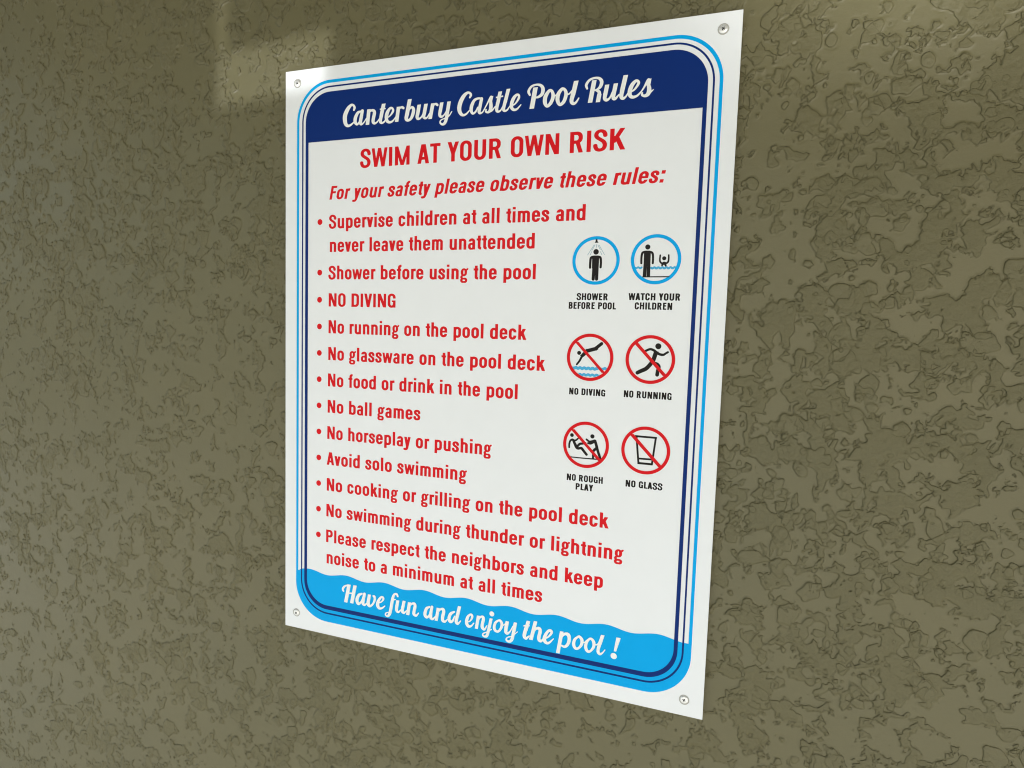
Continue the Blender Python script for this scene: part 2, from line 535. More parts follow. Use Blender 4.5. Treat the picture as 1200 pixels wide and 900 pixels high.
def brush(strokes, res=0.13, tol=.035, bold=1.0):
    """strokes in mm with per-point width; 'r' round ends, 'b' cut ends -> (verts, faces)"""
    al = []
    for fl, st in strokes:
        al.append((fl, np.array([[float(c) for c in p.split(',')] for p in st.split()])))
    for _, p in al: p[:, 2] *= bold
    allp = np.vstack([p for _, p in al])
    gx = np.arange(allp[:, 0].min() - 4, allp[:, 0].max() + 4, res)
    gy = np.arange(allp[:, 1].min() - 4, allp[:, 1].max() + 4, res)
    X, Y = np.meshgrid(gx, gy)
    F = np.full(X.shape, 5.0)
    for fl, p in al:
        if fl == 'r':
            for x, y, w in catmull(p, 12):
                r = w / 2 + .5
                i0, i1 = np.searchsorted(gx, (x - r - 1, x + r + 1)); j0, j1 = np.searchsorted(gy, (y - r - 1, y + r + 1))
                s_ = (slice(j0, j1), slice(i0, i1))
                F[s_] = np.minimum(F[s_], np.hypot(X[s_] - x, Y[s_] - y) - w / 2)
        else:
            for a, b in zip(p[:-1], p[1:]):
                m_ = max(a[2], b[2]) + 2
                i0, i1 = np.searchsorted(gx, (min(a[0], b[0]) - m_, max(a[0], b[0]) + m_))
                j0, j1 = np.searchsorted(gy, (min(a[1], b[1]) - m_, max(a[1], b[1]) + m_))
                s_ = (slice(j0, j1), slice(i0, i1)); Xs, Ys = X[s_], Y[s_]
                d = b[:2] - a[:2]; l = math.hypot(*d); u = d / l
                t = (Xs - a[0]) * u[0] + (Ys - a[1]) * u[1]
                n = np.abs((Xs - a[0]) * -u[1] + (Ys - a[1]) * u[0])
                w = (a[2] + (b[2] - a[2]) * np.clip(t / l, 0, 1)) / 2
                # ends cut level, as the letter stems are
                lo, hi = min(a[1], b[1]), max(a[1], b[1])
                if abs(d[1]) > abs(d[0]): e = np.maximum(lo - Ys, Ys - hi)
                else: e = np.maximum(-t, t - l)
                F[s_] = np.minimum(F[s_], np.maximum(n - w, e))
    V, Fc = fill(contour(F, gx[0], gy[0], res), tol)
    return V, [f[::-1] for f in Fc]
TITLE_STROKES = [
[('r','85.7,46.7,2.1 86.4,44.5,2.6 84.8,42.0,2.1 82.0,41.9,2.6 78.3,45.3,4.1 75.2,51.0,4.6 74.9,56.1,4.5 76.2,60.3,3.6 78.9,62.1,2.5 82.2,61.3,2.0 86.3,58.6,1.3')],
[('r','93.3,49.0,1.8 90.3,50.2,3.0 87.6,54.6,3.7 87.3,58.8,3.4 89.4,61.4,2.2 92.1,59.7,2.0 94.4,56.0,1.4'),('r','95.7,48.7,3.3 94.4,55.2,3.7 93.5,60.0,3.4 95.0,61.8,2.0 97.8,60.1,1.4 100.5,56.6,1.2')],
[('b','103.5,47.7,3.8 101.9,62.9,3.9'),('r','102.5,55.0,1.2 104.9,49.8,1.8 108.4,49.3,2.5 110.0,51.5,3.4 109.0,56.4,3.6 108.5,60.2,3.3 110.3,62.1,2.3 113.3,61.0,1.5 116.0,57.9,1.2')],
[('b','120.7,43.8,4.0 118.1,54.7,3.8 117.7,56.8,3.8'),('r','118.0,55.5,3.6 117.0,60.5,3.3 118.6,62.4,2.1 121.3,61.6,1.7 123.9,58.5,1.2'),('b','116.2,48.9,1.2 123.0,48.7,1.2')],
[('r','124.9,58.0,1.1 128.3,56.0,1.5 131.4,52.1,2.4 130.6,49.3,2.0 127.9,49.1,2.4 125.0,52.8,3.6 123.9,57.3,3.7 124.9,61.1,3.0 127.9,62.5,2.2 131.3,61.5,1.7 134.8,57.8,1.1')],
[('b','137.6,48.3,3.7 135.7,62.8,3.7'),('r','136.4,56.3,1.2 138.7,50.3,1.7 141.5,49.2,2.2 143.2,50.1,2.3')],
[('b','150.2,42.2,3.9 147.2,57.2,4.1'),('r','147.4,56.4,4.1 146.5,60.4,3.6 148.4,62.4,2.3 151.8,60.9,2.8 154.1,56.2,3.5 154.5,52.3,3.1 152.8,50.2,2.3 150.5,51.4,1.5 148.6,54.9,1.0')],
[('b','160.8,48.4,3.6 159.1,57.8,3.6'),('r','159.2,56.6,3.6 158.7,60.5,3.1 160.6,62.0,2.1 163.4,60.4,1.5 165.7,56.4,1.1'),('b','168.3,48.3,3.6 166.3,58.1,3.6'),('r','166.5,57.3,3.6 166.0,60.5,2.9 167.9,61.9,2.1 170.0,61.2,1.5 172.2,57.8,1.1')],
[('b','175.7,48.5,3.6 173.0,63.1,3.6'),('r','174.1,56.3,1.1 176.5,50.5,1.7 179.0,49.5,2.1 180.7,50.6,2.2')],
[('b','185.4,48.6,3.4 183.8,57.2,3.4'),('r','183.9,56.0,3.4 183.4,60.3,2.9 185.3,62.1,2.1 188.0,60.7,1.5 190.7,57.0,1.1'),('b','193.2,48.4,3.5 191.4,59.4,3.5'),('r','191.5,58.2,3.5 190.8,63.4,3.4 189.1,68.1,3.0 186.4,69.3,2.1 184.0,67.6,1.6 184.7,65.4,1.3 188.1,64.0,1.0 193.1,62.1,1.2 196.2,58.2,1.1')],
[('r','215.0,46.7,1.8 216.0,44.6,2.3 214.6,42.5,1.9 211.9,42.4,2.4 208.4,45.1,3.6 205.3,50.3,4.1 204.1,55.8,4.0 205.2,60.0,3.3 208.0,62.5,2.3 211.5,61.8,1.7 215.0,58.7,1.2')],
[('r','225.6,48.6,1.7 222.7,48.6,2.0 219.5,50.1,2.7 217.1,54.6,3.3 216.7,58.9,3.0 218.4,61.9,2.0 221.3,60.5,1.8 223.4,56.7,1.3'),('r','227.1,49.2,2.9 225.7,56.1,3.2 224.9,60.5,3.0 226.2,62.3,2.0 228.9,61.1,1.2 231.7,56.7,1.1')],
[('r','229.4,60.2,1.1 232.5,55.2,1.3 235.4,50.0,1.8 236.8,48.4,2.3'),('b','237.6,47.7,2.7 236.5,52.4,2.7'),('r','236.3,50.9,2.4 236.9,56.4,3.3 236.4,60.2,3.2 234.2,62.1,2.1 231.8,61.4,1.6 232.0,59.7,1.6'),('r','235.8,61.7,1.7 238.3,60.8,1.4 241.3,57.5,1.1')],
[('b','246.0,44.3,3.3 243.6,55.4,3.3'),('r','243.7,54.3,3.3 242.8,60.4,2.9 244.3,62.5,2.0 246.8,61.5,1.4 249.0,57.9,1.1'),('b','241.7,49.4,1.3 249.0,48.8,1.3')],
[('b','254.1,42.7,3.3 250.9,55.3,3.3'),('r','251.2,53.8,3.3 249.7,60.2,2.9 250.8,62.3,2.1 253.4,61.7,1.5 256.2,58.1,1.0')],
[('r','256.7,58.9,1.0 260.9,57.0,1.4 264.3,52.7,2.1 264.6,49.8,2.0 262.5,48.9,2.1 259.6,51.5,3.1 257.7,56.0,3.3 257.8,60.0,2.9 259.8,62.1,2.3 263.1,61.8,1.8 266.8,58.3,1.0')],
[('b','280.6,44.1,4.1 277.5,62.8,4.1'),('r','275.3,50.3,1.8 274.0,47.0,2.4 276.5,43.1,2.1 281.1,41.8,1.7 285.5,42.8,2.3 287.7,45.9,3.1 287.2,50.4,3.1 283.8,52.8,2.1 280.3,53.2,1.3')],
[('r','294.0,48.3,2.6 290.5,53.1,3.6 290.1,58.4,3.4 292.4,61.8,2.5 295.8,59.1,3.1 297.7,53.8,3.2 296.6,49.4,2.5 294.0,48.3,2.3'),('r','297.0,52.1,1.2 299.7,53.3,1.3 302.3,51.2,1.4')],
[('r','306.0,48.0,2.6 302.5,52.3,3.5 302.1,57.9,3.3 304.6,61.6,2.5 308.1,59.0,3.1 309.8,53.3,3.2 308.7,49.3,2.5 306.0,48.0,2.2'),('r','309.2,51.9,1.2 312.1,53.2,1.3 315.6,50.2,1.4')],
[('b','318.9,42.2,3.9 316.2,54.5,3.9'),('r','316.5,52.9,3.9 315.1,59.2,3.4 316.8,61.9,2.4 319.4,60.9,1.9 321.7,57.6,1.2')],
[('b','335.4,43.4,3.8 332.2,62.5,3.8'),('r','329.1,50.0,1.7 328.2,46.8,2.3 330.8,43.1,2.1 335.1,41.6,1.7 339.7,42.3,2.2 342.0,45.4,3.0 341.1,49.4,2.7 338.3,51.6,1.6 335.4,52.2,1.1'),('r','336.9,52.1,1.4 340.0,53.9,2.6 340.3,56.8,3.2'),('b','340.4,55.8,3.6 339.3,62.7,3.6')],
[('b','347.1,48.4,3.5 345.6,57.3,3.5'),('r','345.7,56.1,3.5 345.4,60.2,2.9 347.4,61.6,2.3 350.0,59.8,1.6 352.1,54.9,1.1'),('b','354.8,48.1,3.5 353.1,57.5,3.5'),('r','353.3,56.2,3.5 353.0,60.3,2.9 354.9,61.1,2.2 357.9,58.0,1.1')],
[('b','363.2,42.0,3.7 360.6,54.7,3.7'),('r','360.9,53.2,3.7 360.0,59.7,3.2 361.8,61.6,2.2 364.1,60.1,1.6 366.3,56.8,1.1')],
[('r','366.4,57.3,1.3 371.0,55.2,1.6 374.3,50.9,2.2 374.4,48.7,2.1 372.2,47.9,2.4 369.1,50.9,3.3 367.3,55.8,3.5 367.7,59.7,3.0 370.2,61.3,2.4 374.1,60.3,1.8 377.3,57.1,1.1')],
[('r','375.9,59.2,1.1 379.3,54.3,1.5 382.1,49.2,2.2 383.1,48.1,2.6'),('b','383.9,47.2,3.0 383.1,52.9,3.0'),('r','383.0,51.3,2.6 384.0,56.5,3.5 383.1,59.9,3.3 380.6,61.2,2.3 378.0,60.2,1.7 378.2,58.6,1.5'),('r','383.4,59.7,2.0 385.6,58.3,1.3 387.6,56.6,0.7')]]
FOOTER_STROKES = [
[('r','78.0,555.8,1.9 77.2,553.6,2.3 79.4,550.3,1.9 83.2,548.5,1.5'),('b','85.2,547.3,3.7 81.0,568.1,3.7'),('b','92.8,547.0,3.7 88.7,567.8,3.7'),('b','82.8,557.3,1.4 91.3,556.3,1.4')],
[('r','101.5,554.9,1.8 97.6,557.1,2.8 95.3,562.9,3.6 97.0,566.8,2.8 100.5,564.3,1.7 103.1,557.9,1.3'),('r','104.7,554.6,2.9 103.2,561.9,3.3 102.9,565.1,3.4 105.0,566.8,2.0 108.6,563.7,1.1')],
[('b','110.9,554.0,3.3 109.9,560.7,3.4'),('r','109.9,559.5,3.3 109.5,564.9,3.5 111.7,566.8,2.3 115.5,563.5,1.9 117.6,558.5,2.4 117.1,555.4,2.6 115.5,554.9,1.5')],
[('r','120.2,562.0,0.9 125.3,559.9,1.2 128.0,556.6,1.9 127.6,554.4,2.3 125.2,554.6,2.0 122.1,559.3,2.9 121.2,563.8,3.6 122.8,566.7,2.8 126.3,566.5,1.8 130.1,563.3,1.0')],
[('r','145.5,550.0,1.8 144.4,547.9,2.1 142.0,548.1,1.8 140.5,550.1,2.4 139.3,554.3,3.1 137.7,563.5,3.2 136.2,570.4,3.1 133.8,573.8,1.9 131.3,573.2,1.6 131.3,571.1,1.2 134.1,569.5,0.9'),('b','138.2,555.6,1.1 143.2,553.8,1.0')],
[('b','145.8,554.3,3.1 144.5,561.5,3.2'),('r','144.6,560.3,3.2 144.4,565.4,3.0 146.6,566.9,2.0 150.0,563.6,1.0'),('b','153.3,553.5,3.1 151.6,561.7,3.1'),('r','151.8,560.5,3.2 151.3,565.3,3.0 153.4,566.5,1.9 156.8,563.1,0.9')],
[('b','159.7,553.9,3.3 157.7,568.1,3.3'),('r','158.8,561.2,0.9 161.7,555.7,1.5 165.0,554.4,2.6 166.3,556.7,3.0 165.2,562.7,3.0 165.2,565.8,3.0 167.8,566.9,1.9 170.6,563.5,1.0')],
[('r','183.1,554.6,1.7 179.7,557.1,2.7 177.9,562.9,3.2 179.4,566.1,2.8 182.3,564.8,1.9 184.7,559.8,1.3'),('r','186.0,554.2,2.7 184.7,561.6,3.1 185.0,566.0,3.1 187.3,566.8,1.9 190.2,563.4,0.9')],
[('b','193.1,553.9,3.0 191.0,568.0,3.0'),('r','192.1,561.2,1.1 194.9,555.6,1.6 198.3,554.3,2.7 199.5,556.6,3.1 198.3,562.7,3.1 198.7,566.3,3.1 201.3,566.9,1.9 203.8,564.0,1.0')],
[('r','211.3,554.7,1.7 207.5,557.4,2.6 205.6,562.3,3.0 206.9,565.8,2.8 209.6,564.7,1.9 211.9,559.3,1.2'),('b','217.1,547.8,3.1 214.8,558.7,3.1'),('r','215.0,557.3,3.1 213.7,564.3,3.1 215.5,566.5,2.1 218.7,562.9,1.0')],
[('r','224.4,563.2,1.0 229.1,561.0,1.2 231.3,556.7,2.0 230.6,554.4,2.4 228.4,554.7,1.8 226.0,558.4,2.7 225.3,563.5,3.1 227.1,566.6,2.8 230.2,566.2,1.7 233.3,562.4,1.0')],
[('b','238.1,553.7,2.9 236.1,567.8,2.9'),('r','237.1,561.7,1.0 239.7,555.4,1.5 242.7,554.2,2.6 243.6,556.4,2.9 242.4,562.4,2.9 242.9,565.5,3.0 245.1,566.7,1.8 247.6,562.3,1.0')],
[('b','251.9,554.0,2.8 250.1,563.6,2.8'),('r','250.3,562.2,2.8 248.2,571.8,2.6 245.8,574.0,1.9 243.5,573.3,1.6 243.8,571.2,1.2 247.1,569.3,1.0 252.5,565.3,1.0'),('r','252.4,549.1,4.5 252.5,549.2,4.5')],
[('r','259.9,554.5,1.6 256.6,557.5,2.2 255.4,562.6,2.6 256.8,565.6,2.5 259.8,565.9,2.0 262.7,562.0,2.2 263.5,557.5,2.6 261.8,554.6,2.3 259.9,554.5,1.8'),('r','263.2,558.0,1.1 265.8,558.1,1.0 268.1,554.8,1.0')],
[('b','269.2,553.6,3.1 268.0,561.2,3.1'),('r','268.1,559.5,3.1 267.9,564.8,3.0 269.8,565.9,2.1 272.5,563.1,1.2 275.2,557.6,1.0'),('b','277.7,553.3,3.0 276.2,562.9,3.0'),('r','276.3,561.2,3.0 274.5,571.1,2.7 271.2,574.1,2.1 268.7,572.8,1.7 269.6,570.2,1.0 274.4,567.8,1.0 280.0,562.4,0.9')],
[('b','291.1,549.1,3.1 288.4,559.4,3.2'),('r','288.6,557.7,3.2 287.2,564.9,3.1 289.1,567.1,2.4 292.3,564.1,1.2'),('b','286.0,555.1,1.3 292.3,553.6,1.3')],
[('b','298.3,548.1,3.1 294.1,567.7,3.2'),('r','295.8,561.2,1.2 298.9,555.7,1.8 302.1,554.6,2.9 303.3,557.0,3.0 302.2,563.2,3.0 302.6,566.1,3.0 304.7,566.8,2.0 307.3,563.2,1.2')],
[('r','306.5,564.5,1.2 311.5,561.3,1.4 314.8,556.6,2.0 314.1,554.6,2.5 311.5,555.3,2.2 308.6,560.3,2.8 307.8,565.0,3.3 309.8,567.4,2.7 312.8,566.7,1.8 316.9,562.1,0.9')],
[('b','324.9,553.1,3.1 321.7,575.5,3.1'),('r','324.3,559.3,1.2 327.8,555.1,2.2 331.3,555.2,3.2 332.5,559.4,2.9 331.2,564.6,2.6 328.3,567.7,2.2 325.1,567.1,1.6')],
[('r','341.0,555.2,1.7 337.8,558.7,2.3 337.0,563.6,2.8 338.9,567.0,2.5 341.9,566.2,1.9 344.6,562.1,2.4 344.8,557.6,2.8 342.6,555.0,2.3 341.0,555.2,1.9'),('r','344.5,558.9,1.1 347.2,559.6,1.0 349.5,557.0,1.0')],
[('r','352.1,555.1,1.7 349.4,559.0,2.3 348.7,563.8,2.7 350.5,567.4,2.5 353.3,566.8,1.9 356.2,562.3,2.3 356.3,557.8,2.7 354.4,555.0,2.2 352.1,555.1,1.9'),('r','356.2,558.8,1.1 358.9,559.5,1.0 361.6,556.5,0.9')],
[('b','364.5,548.9,2.9 361.9,558.5,2.9'),('r','362.1,556.9,2.9 360.6,564.8,2.6 362.1,567.6,2.4 364.6,566.5,1.3 367.1,562.8,0.8')],
[('b','379.3,548.5,3.5 376.5,562.3,1.9'),('r','375.5,566.9,5.1 375.6,567.0,5.1')]]
# ------------------------------------------------------------------ the wall's plaster, modelled as relief
def perlin(X, Y, freq, seed):
    rng = np.random.RandomState(seed)
    G = rng.rand(256, 256) * 2 * np.pi
    gx, gy = np.cos(G), np.sin(G)
    x, y = X * freq + 137.3, Y * freq + 71.9
    xi, yi = np.floor(x).astype(np.int64), np.floor(y).astype(np.int64)
    xf, yf = x - xi, y - yi
    u, v = xf ** 3 * (xf * (xf * 6 - 15) + 10), yf ** 3 * (yf * (yf * 6 - 15) + 10)
    def g(dx, dy):
        a, b = (xi + dx) & 255, (yi + dy) & 255
        return gx[b, a] * (xf - dx) + gy[b, a] * (yf - dy)
    a, b, c, d = g(0, 0), g(1, 0), g(0, 1), g(1, 1)
    return (a + u * (b - a)) * (1 - v) + (c + u * (d - c)) * v

def fbm(X, Y, freq, seed, octaves=4, gain=.5):
    s, a = 0, 1.0
    for o in range(octaves):
        s = s + a * perlin(X, Y, freq * 2.03 ** o, seed + o); a *= gain
    return s

def sstep(x, lo, hi):
    t = np.clip((x - lo) / (hi - lo), 0, 1)
    return t * t * (3 - 2 * t)

def axis(lo, f0, f1, hi, step, growth=1.032, top=.04):
    """even spacing where the plaster is seen close, widening beyond"""
    a = list(np.arange(f0, f1, step))
    s, x = step, a[-1]
    while x < hi: s = min(s * growth, top); x += s; a.append(min(x, hi))
    s, x = step, a[0]
    pre = []
    while x > lo: s = min(s * growth, top); x -= s; pre.append(max(x, lo))
    return np.array(pre[::-1] + a)

def plaster_wall():
    xs = axis(-2.6, -0.79, 0.50, 2.6, .00125)
    zs = axis(0.0, SIGN_Z - .66, SIGN_Z + .47, 2.40, .00125)
    X, Z = np.meshgrid(xs, zs)
    dens = fbm(X, Z, 3.2, 5, 3)
    # the plaster went on thinner towards the left
    thin = sstep(-X, .18, .50)
    wx = X + .006 * fbm(X, Z, 60, 11, 2); wz = Z + .006 * fbm(X, Z, 60, 21, 2)
    clus = fbm(X, Z, 16, 91, 2)                    # drops land in clusters
    H = np.zeros_like(X)
    D1 = np.full(X.shape, -.02); D2 = np.full(X.shape, -.02)      # signed distance to the torn rims
    # torn islands left by the trowel: flat tops, crisp broken rims
    for freq, seed, thr, hh, w, oc, gn in ((27, 31, .27, .62, .034, 6, .62), (50, 41, .30, .48, .050, 5, .60), (36, 51, .32, .38, .040, 5, .60)):
        g = fbm(wx, wz, freq, seed, oc, gn) + dens * .22 - thr - .035 * thin
        gz, gx_ = np.gradient(g, zs, xs)
        D1 = np.maximum(D1, (g - w * .3) / np.maximum(np.hypot(gx_, gz), 4.0))
        H = np.maximum(H, hh * sstep(g, 0, w)) - 0.18 * np.exp(-((g + w * .35) / (w * .45)) ** 2)
    # spatters: irregular drops flattened by the knife
    rng = np.random.RandomState(8)
    n = 29000
    bx, bz = rng.uniform(-1.3, 1.0, n), rng.uniform(SIGN_Z - 1.0, SIGN_Z + .75, n)
    br = np.exp(rng.normal(math.log(.0029), .62, n)).clip(.0012, .0105)
    ph = rng.rand(n, 4) * 6.283; am = rng.rand(n, 3)
    asp = rng.uniform(.65, 1.0, n); rot = rng.uniform(0, 3.14, n); hh = rng.uniform(.28, .75, n)
    keep = rng.rand(n)
    for k in range(n):
        r = br[k]; R = r * 1.8 + .002
        i0, i1 = np.searchsorted(xs, (bx[k] - R, bx[k] + R)); j0, j1 = np.searchsorted(zs, (bz[k] - R, bz[k] + R))
        if i1 - i0 < 2 or j1 - j0 < 2: continue
        if keep[k] > .58 + 1.7 * clus[(j0 + j1) // 2, (i0 + i1) // 2] + .8 * dens[(j0 + j1) // 2, (i0 + i1) // 2] - .25 * thin[(j0 + j1) // 2, (i0 + i1) // 2]: continue
        dx, dz = X[j0:j1, i0:i1] - bx[k], Z[j0:j1, i0:i1] - bz[k]
        c, s = math.cos(rot[k]), math.sin(rot[k])
        u, v = (dx * c + dz * s), (-dx * s + dz * c) / asp[k]
        th = np.arctan2(v, u)
        rad = r * (1 + .16 * am[k, 0] * np.sin(2 * th + ph[k, 0]) + .16 * am[k, 1] * np.sin(3 * th + ph[k, 1]) + .15 * am[k, 2] * np.sin(5 * th + ph[k, 2]))
        d = rad - np.hypot(u, v)
        sub = H[j0:j1, i0:i1]
        D2[j0:j1, i0:i1] = np.maximum(D2[j0:j1, i0:i1], d)
        bump = hh[k] * sstep(d, -.0004, .0008)
        # the knife leaves the lower lip thicker than the upper one
        bump = bump * (1 + .25 * np.clip(dz / r, -1, 1))
        grv = 0.18 * np.exp(-((d + .0009) / .0009) ** 2)
        H[j0:j1, i0:i1] = np.maximum(sub, bump) - grv * (bump < .15 * hh[k])
    top = sstep(H, .1, .45)
    H = H + top * (.20 * fbm(X, Z, 210, 61, 2) + .08 * fbm(X, Z, 90, 63, 2)) + .05 * fbm(X, Z, 70, 71, 2)
    H = H + .5 * fbm(X, Z, 7, 81, 3) * .8
    Y = -H * 1.75 / 1000 + .0004
    ny, nx = X.shape
    co = np.stack([X, Y, Z], -1).reshape(-1, 3)
    idx = np.arange(nx * ny).reshape(ny, nx)
    q = np.stack([idx[:-1, :-1], idx[:-1, 1:], idx[1:, 1:], idx[1:, :-1]], -1).reshape(-1, 4)
    # solid core behind the plaster coat
    b = len(co)
    x0, x1, z0, z1, y0, y1 = -2.6, 2.6, 0.0, 2.40, .004, .2
    core = np.array([(x0, y0, z0), (x1, y0, z0), (x1, y0, z1), (x0, y0, z1), (x0, y1, z0), (x1, y1, z0), (x1, y1, z1), (x0, y1, z1)])
    cq = np.array([(0, 1, 2, 3), (5, 4, 7, 6), (4, 0, 3, 7), (1, 5, 6, 2), (3, 2, 6, 7), (4, 5, 1, 0)]) + b
    co = np.vstack([co, core]); q = np.vstack([q, cq])
    me = bpy.data.meshes.new('plaster')
    me.vertices.add(len(co)); me.vertices.foreach_set('co', co.astype(np.float32).ravel())
    me.loops.add(q.size); me.loops.foreach_set('vertex_index', q.astype(np.int32).ravel())
    me.polygons.add(len(q))
    me.polygons.foreach_set('loop_start', np.arange(0, q.size, 4, dtype=np.int32))
    sm = np.ones(len(q), bool); sm[-6:] = False
    me.polygons.foreach_set('use_smooth', sm)
    me.update(calc_edges=True)
    for nm, D in (('rim_a', D1), ('rim_b', D2), ('coat', (1 - thin) / 1000)):
        at = me.attributes.new(nm, 'FLOAT', 'POINT')
        v = np.full(len(co), -20.0, np.float32); v[:D.size] = np.clip(D.ravel() * 1000, -20, 20)
        at.data.foreach_set('value', v)
    return me

# ------------------------------------------------------------------ the setting: wall, deck, porch ceiling
M_WALL = stucco()
wall = link('wall', plaster_wall(), M_WALL, kind='structure')
deck = link('deck', box(-9, -14, -0.15, 9, 0.2, 0.0), M_CONC, kind='structure')
soffit = link('porch_ceiling', box(-2.6, -3.0, 2.40, 2.6, 0.2, 2.40 + 0.1), M_SOFF, kind='structure')

# ------------------------------------------------------------------ the sign
sign = empty('pool_rules_sign', (0, 0, SIGN_Z), label='white pool rules sign with navy header, red lettering and round pictograms on the wall', category='sign')
board = link('board', box(-SW / 2000, FRONT, -SH / 2000, SW / 2000, FRONT + 0.0032, SH / 2000, 0.0003, 2), M_WHITE, sign)

def rrect(x0, y0, x1, y1, r, n=20):
    """rounded rectangle outline, counter-clockwise seen from the front"""
    pts = []
    for cx, cy, a0 in ((x0 + r, y0 + r, 90), (x0 + r, y1 - r, 180), (x1 - r, y1 - r, 270), (x1 - r, y0 + r, 0)):
        for k in range(n + 1):
            a = math.radians(a0 + 90 * k / n)
            pts.append((cx + r * math.cos(a), cy - r * math.sin(a)))
    return pts

def band(o, i):
    n = len(o)
    return (o + i, [(k, (k + 1) % n, n + (k + 1) % n, n + k) for k in range(n)])

def poly(pts):
    tris = tessellate_polygon([[Vector((x, y, 0)) for x, y in pts]])
    out = []
    for t in tris:
        a, b, c = (pts[k] for k in t)
        cr = (b[0] - a[0]) * (c[1] - a[1]) - (b[1] - a[1]) * (c[0] - a[0])
        if abs(cr) > 1e-9: out.append(tuple(t) if cr < 0 else tuple(t)[::-1])
    return (pts, out)

# outer cyan line and the water along the foot of the sheet
sheet('outer_border_line', [band(rrect(14.9, 13.7, 444.6, 594.8, 41), rrect(17.8, 16.8, 441.7, 591.9, 38.1))], 1, M_CYAN, sign)
def wave_y(x): return 539.9 - 1.75 * math.cos((x - 33.2) / 47.7 * 2 * math.pi)
foot = [(15.2, 542)]
xs = np.linspace(17, 442.6, 150)
out = rrect(14.9, 13.7, 444.6, 594.8, 41)
lower = [p for p in out if p[1] > 545]
wv = [(15.0, 542.1), (17.8, 542.1)] + [(float(x), wave_y(float(x)) if 20 < x < 436 else 541.7) for x in np.linspace(19, 441.0, 170)] + [(444.5, 542.6)]
sheet('water_panel', [poly(lower + wv[::-1])], 2, M_CYAN, sign)

# navy lines; the inner frame is one with the header panel
sheet('thin_border_line', [band(rrect(21.6, 19.8, 438.0, 586.0, 35), rrect(23.2, 21.4, 436.4, 584.2, 33.4))], 3, M_NAVY, sign)
sheet('navy_frame', [band(rrect(26.1, 25.6, 432.6, 580.7, 30), rrect(29.7, 29.4, 429.2, 576.2, 26.6))], 4, M_NAVY, sign)
hd = [p for p in rrect(26.3, 25.8, 432.4, 300, 30) if p[1] < 60]
top_l = [p for p in hd if p[0] < 229]; top_r = [p for p in hd if p[0] >= 229]
sheet('header_panel', [poly(top_l + [(26.3, 75.4), (432.4, 75.4)] + top_r)], 5, M_NAVY, sign)

# script lettering
sheet('title_lettering', [brush([s for g in TITLE_STROKES for s in g], bold=1.07)], 6, M_PWHITE, sign)
sheet('closing_lettering', [brush([s for g in FOOTER_STROKES for s in g], bold=1.13)], 6, M_PWHITE, sign)

# red lettering
text_line('heading_lettering', 'SWIM AT YOUR OWN RISK', 93.8, 364.9, 105.2, 18.6, .186, M_RED, sign)
text_line('subheading_lettering', 'For your safety please observe these rules:', 56.3, 399.5, 135.5, 13.9, .190, M_RED, sign, shear=.2)
RULES = [('Supervise children at all times and', 56.1, 332.1, 165.4, 158.2), ('never leave them unattended', 57.2, 284.6, 189.8, None),
         ('Shower before using the pool', 55.9, 286.6, 218.4, 211.2), ('NO DIVING', 56.2, 137.4, 247.0, 240.0),
         ('No running on the pool deck', 56.2, 279.2, 275.4, 268.5), ('No glassware on the pool deck', 56.1, 298.8, 304.0, 296.9),
         ('No food or drink in the pool', 55.9, 272.4, 332.4, 325.3), ('No ball games', 55.7, 168.0, 360.9, 353.8),
         ('No horseplay or pushing', 55.5, 247.0, 389.6, 382.4), ('Avoid solo swimming', 55.0, 221.2, 418.0, 411.1),
         ('No cooking or grilling on the pool deck', 55.2, 365.2, 446.7, 439.6), ('No swimming during thunder or lightning', 54.9, 380.0, 475.4, 468.3),
         ('Please respect the neighbors and keep', 54.8, 362.4, 504.2, 497.2), ('noise to a minimum at all times', 55.6, 303.8, 528.2, None)]
for s, x0, x1, b, bul in RULES:
    text_line('rule_lettering', s, x0, x1, b, 14.0, .194, M_RED, sign)
    if bul:
        c = [(44.6 + 3.1 * math.cos(-a), bul + 3.1 * math.sin(-a)) for a in np.linspace(0, 2 * math.pi, 29)[:-1]]
        sheet('bullet', [(c, [tuple(range(len(c)))])], 1, M_RED, sign)

# pictograms: drawn about their own centre in mm, radius 22
def disc(cx, cy, r, n=40): return [(cx + r * math.cos(-a), cy + r * math.sin(-a)) for a in np.linspace(0, 2 * math.pi, n + 1)[:-1]]

def pictogram(cx, cy, colour, figure, slash=None, water=None, spray=None, captions=(), label=None):
    ring = sheet('pictogram', [band(disc(cx, cy, 21.7, 64), disc(cx, cy, 18.75, 64))], 5 if colour is M_RED else 3, colour, sign, label=label)
    if water is not None:
        sheet('water_waves', [brush(w, .12, .03) for w in shift(water, cx, cy)], 1, M_WATER, ring)
    if spray is not None:
        sheet('water_spray', [brush([w], .1, .03) for w in shift([spray], cx, cy)[0]], 1, M_PALE, ring)
    sheet('figure', [brush(w, .1, .025) for w in shift(figure, cx, cy)], 3, M_BLACK, ring)
    if slash: sheet('slash', [brush(w, .15, .03) for w in shift(slash, cx, cy)], 4, M_RED, ring)
    for s, x0, x1, b in captions:
        text_line('caption', s, x0, x1, b, 6.2, .225, M_BLACK, ring)
    return ring

def shift(groups, cx, cy):
    return [[(fl, ' '.join('%.2f,%.2f,%s' % (float(p.split(',')[0]) + cx, float(p.split(',')[1]) + cy, p.split(',')[2]) for p in st.split())) for fl, st in g] for g in groups]

def zig(x0, x1, y, amp=.75, per=3.7, w=1.6):
    n = int((x1 - x0) / per * 6)
    return ('r', ' '.join('%.2f,%.2f,%.1f' % (x0 + (x1 - x0) * i / n, y + amp * math.sin(2 * math.pi * (x0 + (x1 - x0) * i / n) / per), w) for i in range(n + 1)))

